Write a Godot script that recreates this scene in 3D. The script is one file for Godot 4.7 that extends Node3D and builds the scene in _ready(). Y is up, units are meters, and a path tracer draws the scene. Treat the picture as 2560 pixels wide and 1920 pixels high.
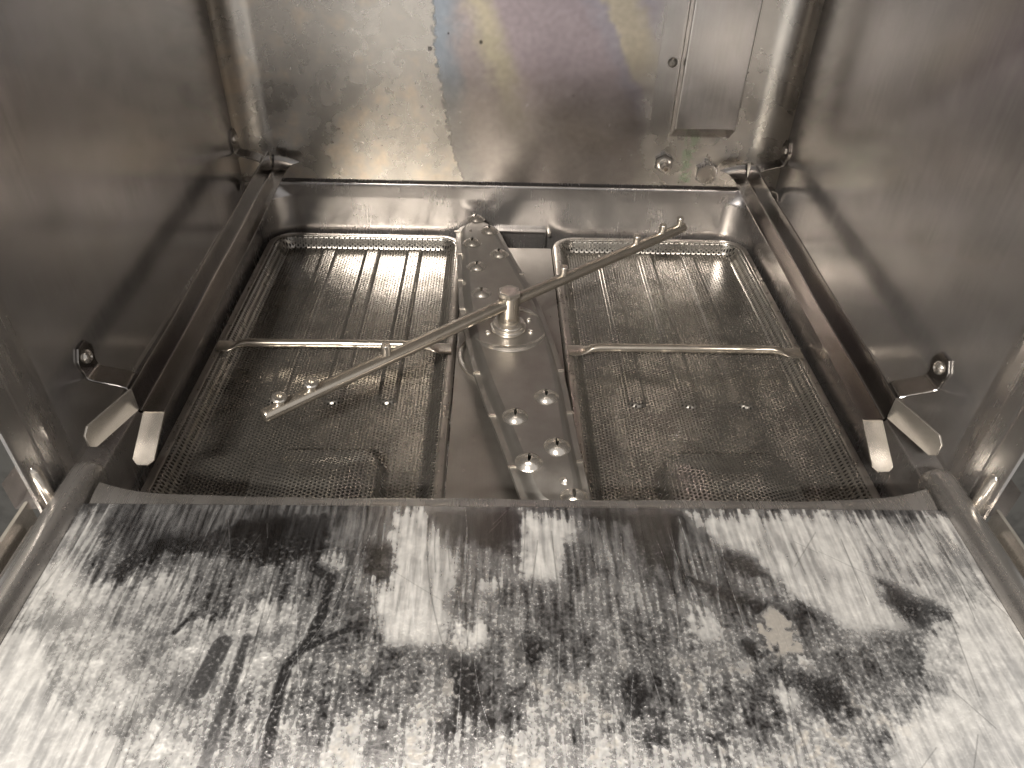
extends Node3D
# Inside of an opened commercial dishwasher: x to the right, y up from the rim of the filter trays, z from the back wall towards the open door.

var V := PackedVector3Array()
var org := Vector3.ZERO
var taken := {}
var M := {}

# ---------- mesh helpers ----------
func tri(a: Vector3, b: Vector3, c: Vector3) -> void:
	V.append(a); V.append(c); V.append(b)

func quad(a: Vector3, b: Vector3, c: Vector3, d: Vector3) -> void:
	tri(a, b, c); tri(a, c, d)

func loft(rings: Array, closed := true, cap0 := false, cap1 := false) -> void:
	var n: int = rings[0].size()
	var m := n if closed else n - 1
	for i in rings.size() - 1:
		var p: PackedVector3Array = rings[i]
		var q: PackedVector3Array = rings[i + 1]
		for j in m:
			var k := (j + 1) % n
			quad(p[j], p[k], q[k], q[j])
	if cap0: fan(rings[0], true)
	if cap1: fan(rings[rings.size() - 1], false)

func fan(p: PackedVector3Array, flip: bool) -> void:
	var c := Vector3.ZERO
	for v in p: c += v
	c /= p.size()
	for j in p.size():
		var k := (j + 1) % p.size()
		if flip: tri(c, p[k], p[j])
		else: tri(c, p[j], p[k])

# a flat plate: outline in (u, v) of the basis B, thickness t along its z, small chamfer on both faces
func plate(o: Vector3, B: Basis, outline: PackedVector2Array, t: float, ch := 0.0003) -> void:
	var c := Vector2.ZERO
	for p in outline: c += p
	c /= outline.size()
	var rings := []
	for e in [[-t / 2, ch], [-t / 2 + ch, 0.0], [t / 2 - ch, 0.0], [t / 2, ch]]:
		var r := PackedVector3Array()
		for p in outline:
			var d: Vector2 = (c - p).normalized() * float(e[1])
			r.append(o + B * Vector3(p.x + d.x, p.y + d.y, float(e[0])))
		rings.append(r)
	loft(rings, true, true, true)

func box(a: Vector3, b: Vector3, ch := 0.0005) -> void:
	var c := (a + b) / 2
	var h := (b - a).abs() / 2
	plate(c, Basis(Vector3.RIGHT, Vector3.FORWARD, Vector3.UP), PackedVector2Array([Vector2(-h.x + ch, -h.z), Vector2(h.x - ch, -h.z), Vector2(h.x, -h.z + ch), Vector2(h.x, h.z - ch), Vector2(h.x - ch, h.z), Vector2(-h.x + ch, h.z), Vector2(-h.x, h.z - ch), Vector2(-h.x, -h.z + ch)]), h.y * 2, ch)

# profile of (radius, height) turned about an axis
func lathe(o: Vector3, axis: Vector3, prof: Array, sides := 28, turn := 0.0) -> void:
	var up := axis.normalized()
	var s := up.cross(Vector3(0.3, 0.2, 1)).normalized()
	var f := up.cross(s)
	var rings := []
	for p in prof:
		var r := PackedVector3Array()
		for j in sides:
			var a := TAU * j / sides + turn
			r.append(o + up * float(p[1]) + (s * cos(a) + f * sin(a)) * float(p[0]))
		rings.append(r)
	loft(rings, true, true, true)

func tube(path: PackedVector3Array, rads: Array, sides := 16, squash := []) -> void:
	var rings := []
	for i in path.size():
		var t := (path[mini(i + 1, path.size() - 1)] - path[maxi(i - 1, 0)]).normalized()
		var s := t.cross(Vector3.UP).normalized()
		var u := s.cross(t)
		var r := PackedVector3Array()
		var q: float = 1.0 if squash.is_empty() else squash[i]
		for j in sides:
			var a := TAU * j / sides
			r.append(path[i] + s * cos(a) * float(rads[i]) / sqrt(q) + u * sin(a) * float(rads[i]) * q)
		rings.append(r)
	loft(rings, true, true, true)

# a bent strip of sheet metal: centre line pts, width along w, thickness t
func strip(pts: PackedVector3Array, w: Vector3, t: float) -> void:
	var rings := []
	for i in pts.size():
		var d := (pts[mini(i + 1, pts.size() - 1)] - pts[maxi(i - 1, 0)]).normalized()
		var n := w.normalized().cross(d).normalized() * t / 2
		var h := w / 2
		var c := w.normalized() * t * 0.25
		rings.append(PackedVector3Array([pts[i] - h + n + c, pts[i] + h + n - c, pts[i] + h + n * 0.5, pts[i] + h - n * 0.5, pts[i] + h - n - c, pts[i] - h - n + c, pts[i] - h - n * 0.5, pts[i] - h + n * 0.5]))
	loft(rings, true, true, true)

func rrect(hx: float, hy: float, r: float, n := 6) -> PackedVector2Array:
	var o := PackedVector2Array()
	for k in 4:
		var c := Vector2([hx - r, -hx + r, -hx + r, hx - r][k], [hy - r, hy - r, -hy + r, -hy + r][k])
		for i in n + 1:
			var a := (k + float(i) / n) * PI / 2
			o.append(c + Vector2(cos(a), sin(a)) * r)
	return o

# commits the collected triangles as one named mesh; faces meeting at less than `angle` are shaded smooth
func finish(called: String, mat: Material, parent: Node = null, angle := 38.0, uvm := 0) -> MeshInstance3D:
	var n := V.size() / 3
	var fn := PackedVector3Array(); fn.resize(n)
	var at := {}
	for i in n:
		var x := (V[i * 3 + 2] - V[i * 3]).cross(V[i * 3 + 1] - V[i * 3])
		fn[i] = x
		for j in 3:
			var k := Vector3i((V[i * 3 + j] * 50000.0).round())
			if at.has(k): at[k].append(i)
			else: at[k] = [i]
	var N := PackedVector3Array(); N.resize(n * 3)
	var U := PackedVector2Array(); U.resize(n * 3)
	var lim := cos(deg_to_rad(angle))
	for i in n:
		var me := fn[i].normalized()
		for j in 3:
			var p := V[i * 3 + j]
			var s := Vector3.ZERO
			for f in at[Vector3i((p * 50000.0).round())]:
				if fn[f].normalized().dot(me) > lim: s += fn[f]
			N[i * 3 + j] = s.normalized() if s.length() > 0 else Vector3.UP
			U[i * 3 + j] = flat_uv(p, uvm)
	for i in V.size(): V[i] -= org
	var o := commit(called, V, N, U, PackedInt32Array(), mat, parent)
	V = PackedVector3Array()
	return o

func flat_uv(p: Vector3, mode: int) -> Vector2:
	if mode == 1: return Vector2((p.x + 0.275) / 0.55, 1.0 - (p.y - 0.05) / 0.35)
	if mode == 2: return Vector2((p.x + 0.2525) / 0.505, clampf((p.z - 0.4626) / 0.2, 0.002, 0.985))
	return Vector2(p.x + p.z * 0.37, p.y + p.z) * 4.0

func commit(called: String, P: PackedVector3Array, N: PackedVector3Array, U: PackedVector2Array, I: PackedInt32Array, mat: Material, parent: Node) -> MeshInstance3D:
	var A := []
	A.resize(Mesh.ARRAY_MAX)
	A[Mesh.ARRAY_VERTEX] = P
	A[Mesh.ARRAY_NORMAL] = N
	A[Mesh.ARRAY_TEX_UV] = U
	if I.size(): A[Mesh.ARRAY_INDEX] = I
	var mesh := ArrayMesh.new()
	mesh.add_surface_from_arrays(Mesh.PRIMITIVE_TRIANGLES, A)
	mesh.surface_set_material(0, mat)
	return place(called, mesh, parent)

func place(called: String, mesh: Mesh, parent: Node) -> MeshInstance3D:
	var o := MeshInstance3D.new()
	o.mesh = mesh
	o.name = called if parent else numbered(called)
	if parent: parent.add_child(o, true)
	else: add_child(o, true)
	return o

func numbered(called: String) -> String:
	if not taken.has(called):
		taken[called] = 0
		return called
	taken[called] += 1
	return "%s_%03d" % [called, taken[called]]

func thing(called: String, label: String, category: String, at: Vector3, group := "") -> Node3D:
	var o := Node3D.new()
	o.name = numbered(called)
	add_child(o)
	o.position = at
	org = at
	o.set_meta("label", label)
	o.set_meta("category", category)
	if group: o.set_meta("group", group)
	return o

func struct(called: String, mat: Material, angle := 38.0, uvm := 0) -> MeshInstance3D:
	org = Vector3.ZERO
	var o := finish(called, mat, null, angle, uvm)
	o.set_meta("kind", "structure")
	return o

# ---------- textures ----------
func noise(seed_: int, freq: float, oct := 4, kind := FastNoiseLite.TYPE_SIMPLEX_SMOOTH) -> FastNoiseLite:
	var f := FastNoiseLite.new()
	f.seed = seed_
	f.noise_type = kind
	f.frequency = freq
	f.fractal_octaves = oct
	return f

func field(f: FastNoiseLite, w: int, h: int, seamless := true) -> PackedByteArray:
	var im: Image = f.get_seamless_image(w, h) if seamless else f.get_image(w, h)
	im.convert(Image.FORMAT_L8)
	return im.get_data()

func tex8(data: PackedByteArray, w: int, h: int) -> ImageTexture:
	return ImageTexture.create_from_image(Image.create_from_data(w, h, false, Image.FORMAT_L8, data))

# grey-level remap of a field to the range lo..hi
func ranged(data: PackedByteArray, lo: float, hi: float, gain := 1.0) -> PackedByteArray:
	var lut := PackedByteArray(); lut.resize(256)
	for i in 256:
		var t := clampf((i / 255.0 - 0.5) * gain + 0.5, 0, 1)
		lut[i] = int(clampf(lerpf(lo, hi, t), 0, 1) * 255)
	var o := PackedByteArray(); o.resize(data.size())
	for i in data.size(): o[i] = lut[data[i]]
	return o

func streaks(seed_: int, w: int, h: int, thin: int) -> PackedByteArray:
	var im := noise(seed_, 0.25, 3, FastNoiseLite.TYPE_SIMPLEX).get_seamless_image(w, thin)
	im.convert(Image.FORMAT_L8)
	im.resize(w, h, Image.INTERPOLATE_CUBIC)
	return im.get_data()

var T_smudge: ImageTexture
var T_rough: ImageTexture
var T_bump: ImageTexture
var T_brush: ImageTexture
var T_dirt: ImageTexture

func make_textures() -> void:
	var S := 512
	var a := field(noise(3, 0.012, 5), S, S)
	var b := field(noise(8, 0.06, 3), S, S)
	var c := streaks(5, S, S, 10)
	var sm := PackedByteArray(); sm.resize(S * S * 3)
	var ro := PackedByteArray(); ro.resize(S * S)
	var bu := PackedByteArray(); bu.resize(S * S)
	var di := PackedByteArray(); di.resize(S * S * 3)
	var lo := field(noise(21, 0.006, 2), S, S)
	for i in S * S:
		var fa := a[i] / 255.0
		var fb := b[i] / 255.0
		var fc := c[i] / 255.0
		var t := 0.91 + 0.09 * fa - 0.05 * maxf(0.0, fb - 0.62) + 0.03 * (fc - 0.5)
		sm[i * 3] = int(clampf(t, 0, 1) * 255)
		sm[i * 3 + 1] = int(clampf(t * (0.985 + 0.01 * fb), 0, 1) * 255)
		sm[i * 3 + 2] = int(clampf(t * (0.985 + 0.012 * fa), 0, 1) * 255)
		ro[i] = int(clampf(0.5 + 0.16 * (fa - 0.5) + 0.10 * (fc - 0.5) + 0.08 * (fb - 0.5), 0.1, 1) * 255)
		bu[i] = int(clampf(0.5 + 0.8 * (lo[i] / 255.0 - 0.5) + 0.012 * (fc - 0.5), 0, 1) * 255)
		var d := smoothstep(0.32, 0.88, fa * 0.75 + fb * 0.25)
		var g := lerpf(1.0, 0.80, d)
		di[i * 3] = int(g * 255)
		di[i * 3 + 1] = int(g * 0.985 * 255)
		di[i * 3 + 2] = int(g * 0.972 * 255)
	T_smudge = ImageTexture.create_from_image(Image.create_from_data(S, S, false, Image.FORMAT_RGB8, sm))
	T_dirt = ImageTexture.create_from_image(Image.create_from_data(S, S, false, Image.FORMAT_RGB8, di))
	T_rough = tex8(ro, S, S)
	T_bump = tex8(bu, S, S)
	T_brush = tex8(ranged(c, 0.3, 0.7), S, S)

func steel(color: Color, rough: float, scale := 3.0, bump := 0.0, dirt := false, stretch := Vector3.ONE) -> StandardMaterial3D:
	var m := StandardMaterial3D.new()
	m.albedo_color = color
	m.metallic = 0.9
	m.albedo_texture = T_dirt if dirt else T_smudge
	m.roughness = rough * 2.0
	m.roughness_texture = T_rough
	m.roughness_texture_channel = BaseMaterial3D.TEXTURE_CHANNEL_RED
	m.uv1_triplanar = true
	m.uv1_world_triplanar = true
	m.uv1_scale = stretch * scale
	m.cull_mode = BaseMaterial3D.CULL_DISABLED
	if bump > 0:
		m.heightmap_enabled = true
		m.heightmap_texture = T_bump
		m.heightmap_scale = bump
	return m

func make_materials() -> void:
	M.wall = steel(Color(0.785, 0.777, 0.768), 0.21, 2.2, 0.02)
	M.wall.metallic = 0.84
	M.rail = steel(Color(0.74, 0.73, 0.715), 0.17, 2.4)
	M.rail.metallic = 1.0
	M.tank = steel(Color(0.80, 0.79, 0.78), 0.25, 3.1, 0.03)
	M.sheet = steel(Color(0.77, 0.762, 0.75), 0.26, 2.4)
	M.arm = steel(Color(0.68, 0.668, 0.645), 0.42, 7.0, 0.02)
	M.bright = steel(Color(0.92, 0.90, 0.86), 0.20, 9.0)
	M.tube = steel(Color(0.86, 0.83, 0.775), 0.17, 9.0)
	M.tray = steel(Color(0.72, 0.71, 0.69), 0.28, 3.4, 0.0, true)
	M.rim = steel(Color(0.74, 0.72, 0.69), 0.30, 9.0, 0.03)
	M.beam = steel(Color(0.69, 0.675, 0.65), 0.34, 5.0)
	M.door_edge = steel(Color(0.70, 0.69, 0.675), 0.27, 8.0, 0.03, false, Vector3(1, 1, 0.25))
	M.cover = steel(Color(0.85, 0.84, 0.825), 0.22, 3.0, 0.02)
	M.outside = steel(Color(0.42, 0.42, 0.41), 0.5, 4.0, 0.0, true)

# heat tint and water marks on the back wall (x -275..275 mm, y 50..400 mm)
func back_wall_material() -> StandardMaterial3D:
	var W := 704
	var H := 448
	var n1 := field(noise(31, 0.02, 5), W, H, false)
	var n2 := field(noise(32, 0.09, 4), W, H, false)
	var n3 := field(noise(33, 0.006, 3), W, H, false)
	var st := field(noise(34, 0.05, 3), W, H, false)
	var px := PackedByteArray(); px.resize(W * H * 3)
	var rg := PackedByteArray(); rg.resize(W * H)
	for j in H:
		var y := 400.0 - 350.0 * (j + 0.5) / H
		# outlines of the tinted bands at this height, in mm
		var left := lerpf(-57.0, -76.0, clampf((y - 60.0) / 130.0, 0, 1)) + (8.0 * clampf((90.0 - y) / 40.0, 0, 1))
		var ye := -40.0 + 42.0 * pow(clampf((236.0 - y) / 110.0, 0, 1.2), 0.8)
		var y2 := 78.0 + 48.0 * clampf((238.0 - y) / 85.0, 0, 1.3)
		for i in W:
			var k := j * W + i
			var x := -275.0 + 550.0 * (i + 0.5) / W
			var a := n1[k] / 255.0
			var b := n2[k] / 255.0
			var c := n3[k] / 255.0
			var wob := (a - 0.5) * 26.0 + (b - 0.5) * 9.0
			var col := Vector3(0.70, 0.685, 0.665)
			col *= 0.95 + 0.08 * a + 0.06 * (c - 0.5)
			# cloudy warm patches left of the tint
			var inside := smoothstep(-1.5, 1.5, x - left - (b - 0.5) * 7.0)
			col = col.lerp(Vector3(0.78, 0.72, 0.65) * (0.9 + 0.2 * b), (1.0 - inside) * smoothstep(0.45, 0.8, a * 0.6 + c * 0.4) * 0.5)
			# tint film: blue-grey by its left outline, then yellow, violet, yellow
			var fade := clampf((y - 75.0) / 90.0, 0, 1)
			var f := inside * smoothstep(150.0, 120.0, x + wob * 0.4)
			var tint := Vector3(0.53, 0.56, 0.60)
			var t1 := x + wob * 0.5
			tint = tint.lerp(Vector3(0.60, 0.565, 0.565), smoothstep(left + 8.0, left + 30.0, t1))
			tint = tint.lerp(Vector3(0.67, 0.64, 0.565), smoothstep(ye - 20.0, ye, t1) * fade)
			tint = tint.lerp(Vector3(0.61, 0.565, 0.585), smoothstep(ye, ye + 26.0, t1))
			tint = tint.lerp(Vector3(0.60, 0.58, 0.56), smoothstep(190.0, 110.0, y) * 0.8)
			tint = tint.lerp(Vector3(0.58, 0.565, 0.60), smoothstep(y2 - 22.0, y2 - 6.0, t1) * fade * 0.7)
			tint = tint.lerp(Vector3(0.68, 0.645, 0.58), smoothstep(y2 - 4.0, y2 + 6.0, t1) * smoothstep(130.0, 190.0, y) * (1.0 - smoothstep(y2 + 26.0, y2 + 48.0, t1)))
			tint *= 0.95 + 0.1 * b
			col = col.lerp(tint, f * 0.92)
			if absf(x - left - (b - 0.5) * 7.0) < 1.3: col *= 0.86
			# green-white lime trail by the hexagon plug
			var gx := absf(x - 186.0 + (a - 0.5) * 8.0)
			if y > 62 and y < 112 and gx < 9: col = col.lerp(Vector3(0.60, 0.66, 0.58), smoothstep(9.0, 3.0, gx) * 0.8 * smoothstep(0.35, 0.6, b))
			for q in [[-32.0, 198.0, 1.8], [-81.0, 191.0, 2.2], [-63.0, 205.0, 0.9], [60.0, 150.0, 0.8]]:
				var d := Vector2(x - q[0], y - q[1]).length()
				if d < q[2]: col *= 0.55
			col *= 1.2
			px[k * 3] = int(clampf(col.x, 0, 1) * 255)
			px[k * 3 + 1] = int(clampf(col.y, 0, 1) * 255)
			px[k * 3 + 2] = int(clampf(col.z, 0, 1) * 255)
			rg[k] = int(clampf(0.28 + 0.07 * (a - 0.5) + 0.04 * (st[k] / 255.0 - 0.5) - 0.04 * f, 0.08, 1) * 255)
	var m := StandardMaterial3D.new()
	m.metallic = 1.0
	m.albedo_texture = ImageTexture.create_from_image(Image.create_from_data(W, H, false, Image.FORMAT_RGB8, px))
	m.roughness = 1.0
	m.roughness_texture = tex8(rg, W, H)
	m.roughness_texture_channel = BaseMaterial3D.TEXTURE_CHANNEL_RED
	m.heightmap_enabled = true
	m.heightmap_texture = tex8(ranged(n3, 0.2, 0.8), W, H)
	m.heightmap_scale = 0.05
	m.cull_mode = BaseMaterial3D.CULL_DISABLED
	return m

# distance from p to the polyline q (x, z, x, z, ... in mm)
func line_dist(p: Vector2, q: Array) -> float:
	var best := 1e9
	for i in range(0, q.size() - 3, 2):
		var a := Vector2(q[i], q[i + 1])
		var d := Vector2(q[i + 2], q[i + 3]) - a
		var t := clampf((p - a).dot(d) / d.length_squared(), 0, 1)
		best = minf(best, p.distance_to(a + d * t))
	return best

# signed: positive inside the polygon
func poly_dist(p: Vector2, q: PackedVector2Array) -> float:
	var best := 1e9
	var inside := false
	var j := q.size() - 1
	for i in q.size():
		var a := q[i]
		var b := q[j]
		var d := b - a
		best = minf(best, p.distance_to(a + d * clampf((p - a).dot(d) / d.length_squared(), 0, 1)))
		if (a.y > p.y) != (b.y > p.y) and p.x < (b.x - a.x) * (p.y - a.y) / (b.y - a.y) + a.x: inside = not inside
		j = i
	return best if inside else -best

func poly(q: Array) -> PackedVector2Array:
	var o := PackedVector2Array()
	for i in range(0, q.size(), 2): o.append(Vector2(q[i], q[i + 1]))
	return o

# lime film and painted-in reflections, wiped-clean patches, runs and droplets dried on the inside of the door (x -252.5..252.5 mm, z 462.6..662.6 mm)
func door_material() -> StandardMaterial3D:
	var W := 1212
	var H := 480
	# coarse field of film cover and painted reflections on a grid of 4 mm: 1 pale, 0 bare metal
	var GW := 128
	var GH := 51
	var coarse := PackedFloat32Array(); coarse.resize(GW * GH)
	var bare := [poly([-221, 515, -212, 500, -200, 484, -177, 485, -158, 473, -114, 469, -109, 493, -114, 502, -133, 509, -156, 503, -176, 500, -194, 500, -210, 517]),
		poly([-236, 474, -230, 474, -226, 492, -232, 490]), poly([-89, 489, -72, 489, -69, 517, -86, 513]),
		poly([-56, 465, 0, 465, -3, 502, -32, 491, -49, 479]), poly([-4, 464, 98, 464, 83, 507, 65, 507, 62, 478, 34, 470]),
		poly([-40, 556, -32, 556, -18, 566, -18, 590, -33, 593]), poly([-42, 585, -31, 591, -37, 612]),
		poly([-116, 470, -108, 470, -106, 512, -116, 512]), poly([192, 512, 206, 520, 222, 532, 205, 544, 190, 530]),
		poly([84, 512, 104, 517, 137, 530, 140, 540, 119, 536, 96, 524]), poly([104, 496, 128, 500, 134, 514, 116, 512]),
		poly([106, 550, 118, 550, 116, 562, 106, 560]), poly([128, 566, 150, 574, 154, 588, 138, 590, 126, 578]), poly([44, 566, 58, 566, 58, 592, 46, 592]),
		poly([-3, 548, 12, 548, 6, 566, -4, 562]), poly([50, 596, 64, 594, 62, 604, 52, 606]), poly([78, 594, 92, 596, 88, 604, 80, 604])]
	var film_and_glare := [poly([-1, 475, 3, 468, 27, 468, 33, 482, 23, 492, 19, 514, -1, 514, 0, 490]), poly([100, 469, 186, 466, 195, 500, 200, 545, 165, 545, 144, 525, 130, 500, 112, 491]),  # the opening T patch is a painted reflection of the upper wash arm
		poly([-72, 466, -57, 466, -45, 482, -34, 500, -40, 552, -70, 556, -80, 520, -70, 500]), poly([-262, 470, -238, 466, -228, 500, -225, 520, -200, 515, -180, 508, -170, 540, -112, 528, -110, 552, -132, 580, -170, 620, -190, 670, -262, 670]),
		poly([180, 470, 262, 466, 262, 670, 150, 670, 160, 600, 190, 575, 200, 545, 190, 500]), poly([-262, 622, 262, 622, 262, 672, -262, 672]), poly([-262, 540, -235, 545, -215, 580, -175, 600, -160, 640, -262, 660]), poly([262, 520, 225, 530, 205, 570, 160, 600, 150, 640, 262, 660])]  # the last two paint the room light reflected in the near corners
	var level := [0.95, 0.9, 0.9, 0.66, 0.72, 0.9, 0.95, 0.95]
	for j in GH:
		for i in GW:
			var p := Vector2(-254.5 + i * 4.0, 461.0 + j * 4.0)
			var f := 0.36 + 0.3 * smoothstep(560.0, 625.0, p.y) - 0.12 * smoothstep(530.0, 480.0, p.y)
			for q in film_and_glare.size(): f = maxf(f, smoothstep(-7.0, 5.0, poly_dist(p, film_and_glare[q])) * level[q])
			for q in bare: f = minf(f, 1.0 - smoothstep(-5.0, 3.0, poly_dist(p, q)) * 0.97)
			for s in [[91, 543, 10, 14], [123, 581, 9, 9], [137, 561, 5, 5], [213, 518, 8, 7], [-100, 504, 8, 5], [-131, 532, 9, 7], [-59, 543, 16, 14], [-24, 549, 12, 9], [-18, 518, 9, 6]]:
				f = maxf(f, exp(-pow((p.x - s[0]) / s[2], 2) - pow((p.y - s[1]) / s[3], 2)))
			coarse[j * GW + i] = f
	var n1 := field(noise(51, 0.012, 5), W, H, false)
	var n2 := field(noise(52, 0.05, 5), W, H, false)
	var n3 := field(noise(53, 0.16, 3), W, H, false)
	var sim := noise(54, 0.11, 4).get_image(W, 40)
	sim.convert(Image.FORMAT_L8)
	sim.resize(W, H, Image.INTERPOLATE_CUBIC)
	var st := sim.get_data()
	var drops := field(noise(56, 0.22, 2, FastNoiseLite.TYPE_CELLULAR), W, H, false)
	var px := PackedByteArray(); px.resize(W * H * 3)
	var rg := PackedByteArray(); rg.resize(W * H)
	var mt := PackedByteArray(); mt.resize(W * H)
	var bp := PackedByteArray(); bp.resize(W * H)
	var runs := [[[-113, 471, -111, 493, -112, 508, -101, 514, -102, 537, -105, 550, -113, 565, -114, 580, -113, 596, -112, 620], 3.6], [[-136, 550, -136, 569, -137, 586, -138, 616], 3.2, 0.12], [[-81, 542, -95, 549, -105, 555], 2.8], [[-166, 536, -172, 547], 2.2], [[-147, 553, -151, 577], 5.5, 0.12], [[89, 513, 104, 521, 119, 530, 135, 534], 3.0]]
	for j in H:
		var z := 462.6 + 200.0 * (j + 0.5) / H
		for i in W:
			var k := j * W + i
			var x := -252.5 + 505.0 * (i + 0.5) / W
			var a := n1[k] / 255.0
			var b := n2[k] / 255.0
			var c := n3[k] / 255.0
			var s := st[k] / 255.0
			var d := drops[k] / 255.0
			var gx := clampf((x + 254.5 + (b - 0.5) * 7.0) / 4.0, 0, GW - 1.01)
			var gz := clampf((z - 461.0 + (b - 0.5) * 7.0 + (s - 0.5) * 7.0) / 4.0, 0, GH - 1.01)
			var g0 := int(gz) * GW + int(gx)
			var fx := gx - int(gx)
			var fz := gz - int(gz)
			var f := lerpf(lerpf(coarse[g0], coarse[g0 + 1], fx), lerpf(coarse[g0 + GW], coarse[g0 + GW + 1], fx), fz)
			# ragged outlines where the film is half gone, brushed streaks along the slide direction
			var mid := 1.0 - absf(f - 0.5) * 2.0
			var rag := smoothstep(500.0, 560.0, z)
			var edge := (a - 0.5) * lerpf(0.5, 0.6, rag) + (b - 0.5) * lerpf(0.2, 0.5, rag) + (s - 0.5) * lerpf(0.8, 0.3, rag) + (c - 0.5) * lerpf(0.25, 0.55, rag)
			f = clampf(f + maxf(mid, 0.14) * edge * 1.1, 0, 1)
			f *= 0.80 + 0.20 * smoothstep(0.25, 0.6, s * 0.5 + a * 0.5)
			# runs of water keep narrow bare tracks
			if x < -70 and x > -180 or x > 80 and x < 140:
				for r in runs:
					var q: Array = r[0]
					if z > float(q[1]) - 10 and z < float(q[q.size() - 1]) + 10:
						var dl := line_dist(Vector2(x + (b - 0.5) * 1.6, z), q)
						f = minf(f, smoothstep(float(r[1]) - 1.8, float(r[1]) + 1.2, dl) + 0.12 * c + (float(r[2]) if r.size() > 2 else 0.0))
			# dried droplets: small beads of lime over the bare places
			var spk := smoothstep(0.62, 0.8, c) * smoothstep(480.0, 500.0, z) * smoothstep(0.25, 0.5, a + 0.15)
			var lime := clampf(f + spk * 0.30 * (1.0 - f), 0, 1)  # lime cover, with the painted reflections mixed in
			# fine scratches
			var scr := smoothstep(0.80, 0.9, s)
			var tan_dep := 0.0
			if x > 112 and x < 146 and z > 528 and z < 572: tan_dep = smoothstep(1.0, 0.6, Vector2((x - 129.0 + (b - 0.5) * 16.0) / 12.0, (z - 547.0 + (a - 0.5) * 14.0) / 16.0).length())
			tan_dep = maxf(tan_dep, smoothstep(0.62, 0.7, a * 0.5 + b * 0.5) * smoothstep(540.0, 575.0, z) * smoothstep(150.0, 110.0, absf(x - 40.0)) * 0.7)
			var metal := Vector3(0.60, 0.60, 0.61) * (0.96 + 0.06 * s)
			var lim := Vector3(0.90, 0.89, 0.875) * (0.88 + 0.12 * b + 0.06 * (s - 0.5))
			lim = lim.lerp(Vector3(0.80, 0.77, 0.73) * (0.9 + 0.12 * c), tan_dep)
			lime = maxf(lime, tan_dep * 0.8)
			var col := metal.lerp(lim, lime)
			col *= 1.0 - 0.12 * scr * lime
			px[k * 3] = int(clampf(col.x, 0, 1) * 255)
			px[k * 3 + 1] = int(clampf(col.y, 0, 1) * 255)
			px[k * 3 + 2] = int(clampf(col.z, 0, 1) * 255)
			mt[k] = int(clampf(1.0 - lime * 0.34, 0, 1) * 255)
			rg[k] = int(clampf(0.14 + 0.24 * lime + 0.06 * (s - 0.5), 0.06, 1) * 255)
			bp[k] = int(clampf(0.4 + 0.05 * lime + 0.35 * spk + 0.08 * (s - 0.5) + 0.10 * (c - 0.5), 0, 1) * 255)
	# scratches: mostly along the way racks slide, a few curved ones
	var rng := RandomNumberGenerator.new()
	rng.seed = 77
	for n in 150:
		var x := rng.randf_range(0, W)
		var y := rng.randf_range(-40, H * 0.8) if n % 3 else rng.randf_range(0, 60)
		var long := rng.randf_range(20, 220) if n % 4 else rng.randf_range(15, 60)
		var dx := rng.randfn(0.0, 0.10) if n % 4 else rng.randfn(0.0, 0.9)
		var bend := rng.randfn(0.0, 0.0012)
		var pale := rng.randf() < 0.35
		for q in int(long):
			x += dx
			dx += bend
			y += 1.0
			if x < 1 or x >= W - 2 or y < 0 or y >= H: continue
			var k := int(y) * W + int(x)
			for o in 2:
				var w := (1.0 - absf(x - int(x) - o)) * 0.5
				for ch in 3:
					var v := px[(k + o) * 3 + ch] / 255.0
					px[(k + o) * 3 + ch] = int(clampf(lerpf(v, 0.92 if pale else 0.45, w * (0.6 if pale else 0.9)), 0, 1) * 255)
				if pale: rg[k + o] = int(lerpf(rg[k + o], 120, w))
				else: mt[k + o] = int(lerpf(mt[k + o], 255, w))
				bp[k + o] = int(lerpf(bp[k + o], 40, w))
	var m := StandardMaterial3D.new()
	m.albedo_texture = ImageTexture.create_from_image(Image.create_from_data(W, H, false, Image.FORMAT_RGB8, px))
	m.metallic = 1.0
	m.metallic_texture = tex8(mt, W, H)
	m.metallic_texture_channel = BaseMaterial3D.TEXTURE_CHANNEL_RED
	m.roughness = 1.0
	m.roughness_texture = tex8(rg, W, H)
	m.roughness_texture_channel = BaseMaterial3D.TEXTURE_CHANNEL_RED
	m.heightmap_enabled = true
	m.heightmap_texture = tex8(bp, W, H)
	m.heightmap_scale = 0.012
	m.cull_mode = BaseMaterial3D.CULL_DISABLED
	return m

# ---------- the chamber ----------
func plan(hw: float, zb: float, r: float, zf: float, n := 8) -> PackedVector2Array:
	var o := PackedVector2Array([Vector2(-hw, zf)])
	for i in n + 1:
		var a := PI + PI / 2 * i / n
		o.append(Vector2(-hw + r + cos(a) * r, zb + r + sin(a) * r))
	for i in n + 1:
		var a := PI * 1.5 + PI / 2 * i / n
		o.append(Vector2(hw - r + cos(a) * r, zb + r + sin(a) * r))
	o.append(Vector2(hw, zf))
	return o

func ring_of(p: PackedVector2Array, y: float) -> PackedVector3Array:
	var o := PackedVector3Array()
	for q in p: o.append(Vector3(q.x, y, q.y))
	return o

func wall_piece(inner: PackedVector2Array, outer: PackedVector2Array, y0: float, y1: float) -> void:
	var a := ring_of(inner, y0)
	var b := ring_of(inner, y1)
	loft([a, b], false)
	loft([ring_of(outer, y1), ring_of(outer, y0)], false)
	loft([ring_of(outer, y0), a], false)
	loft([b, ring_of(outer, y1)], false)
	for e in [0, inner.size() - 1]:
		quad(a[e], b[e], ring_of(outer, y1)[e], ring_of(outer, y0)[e])

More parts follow.
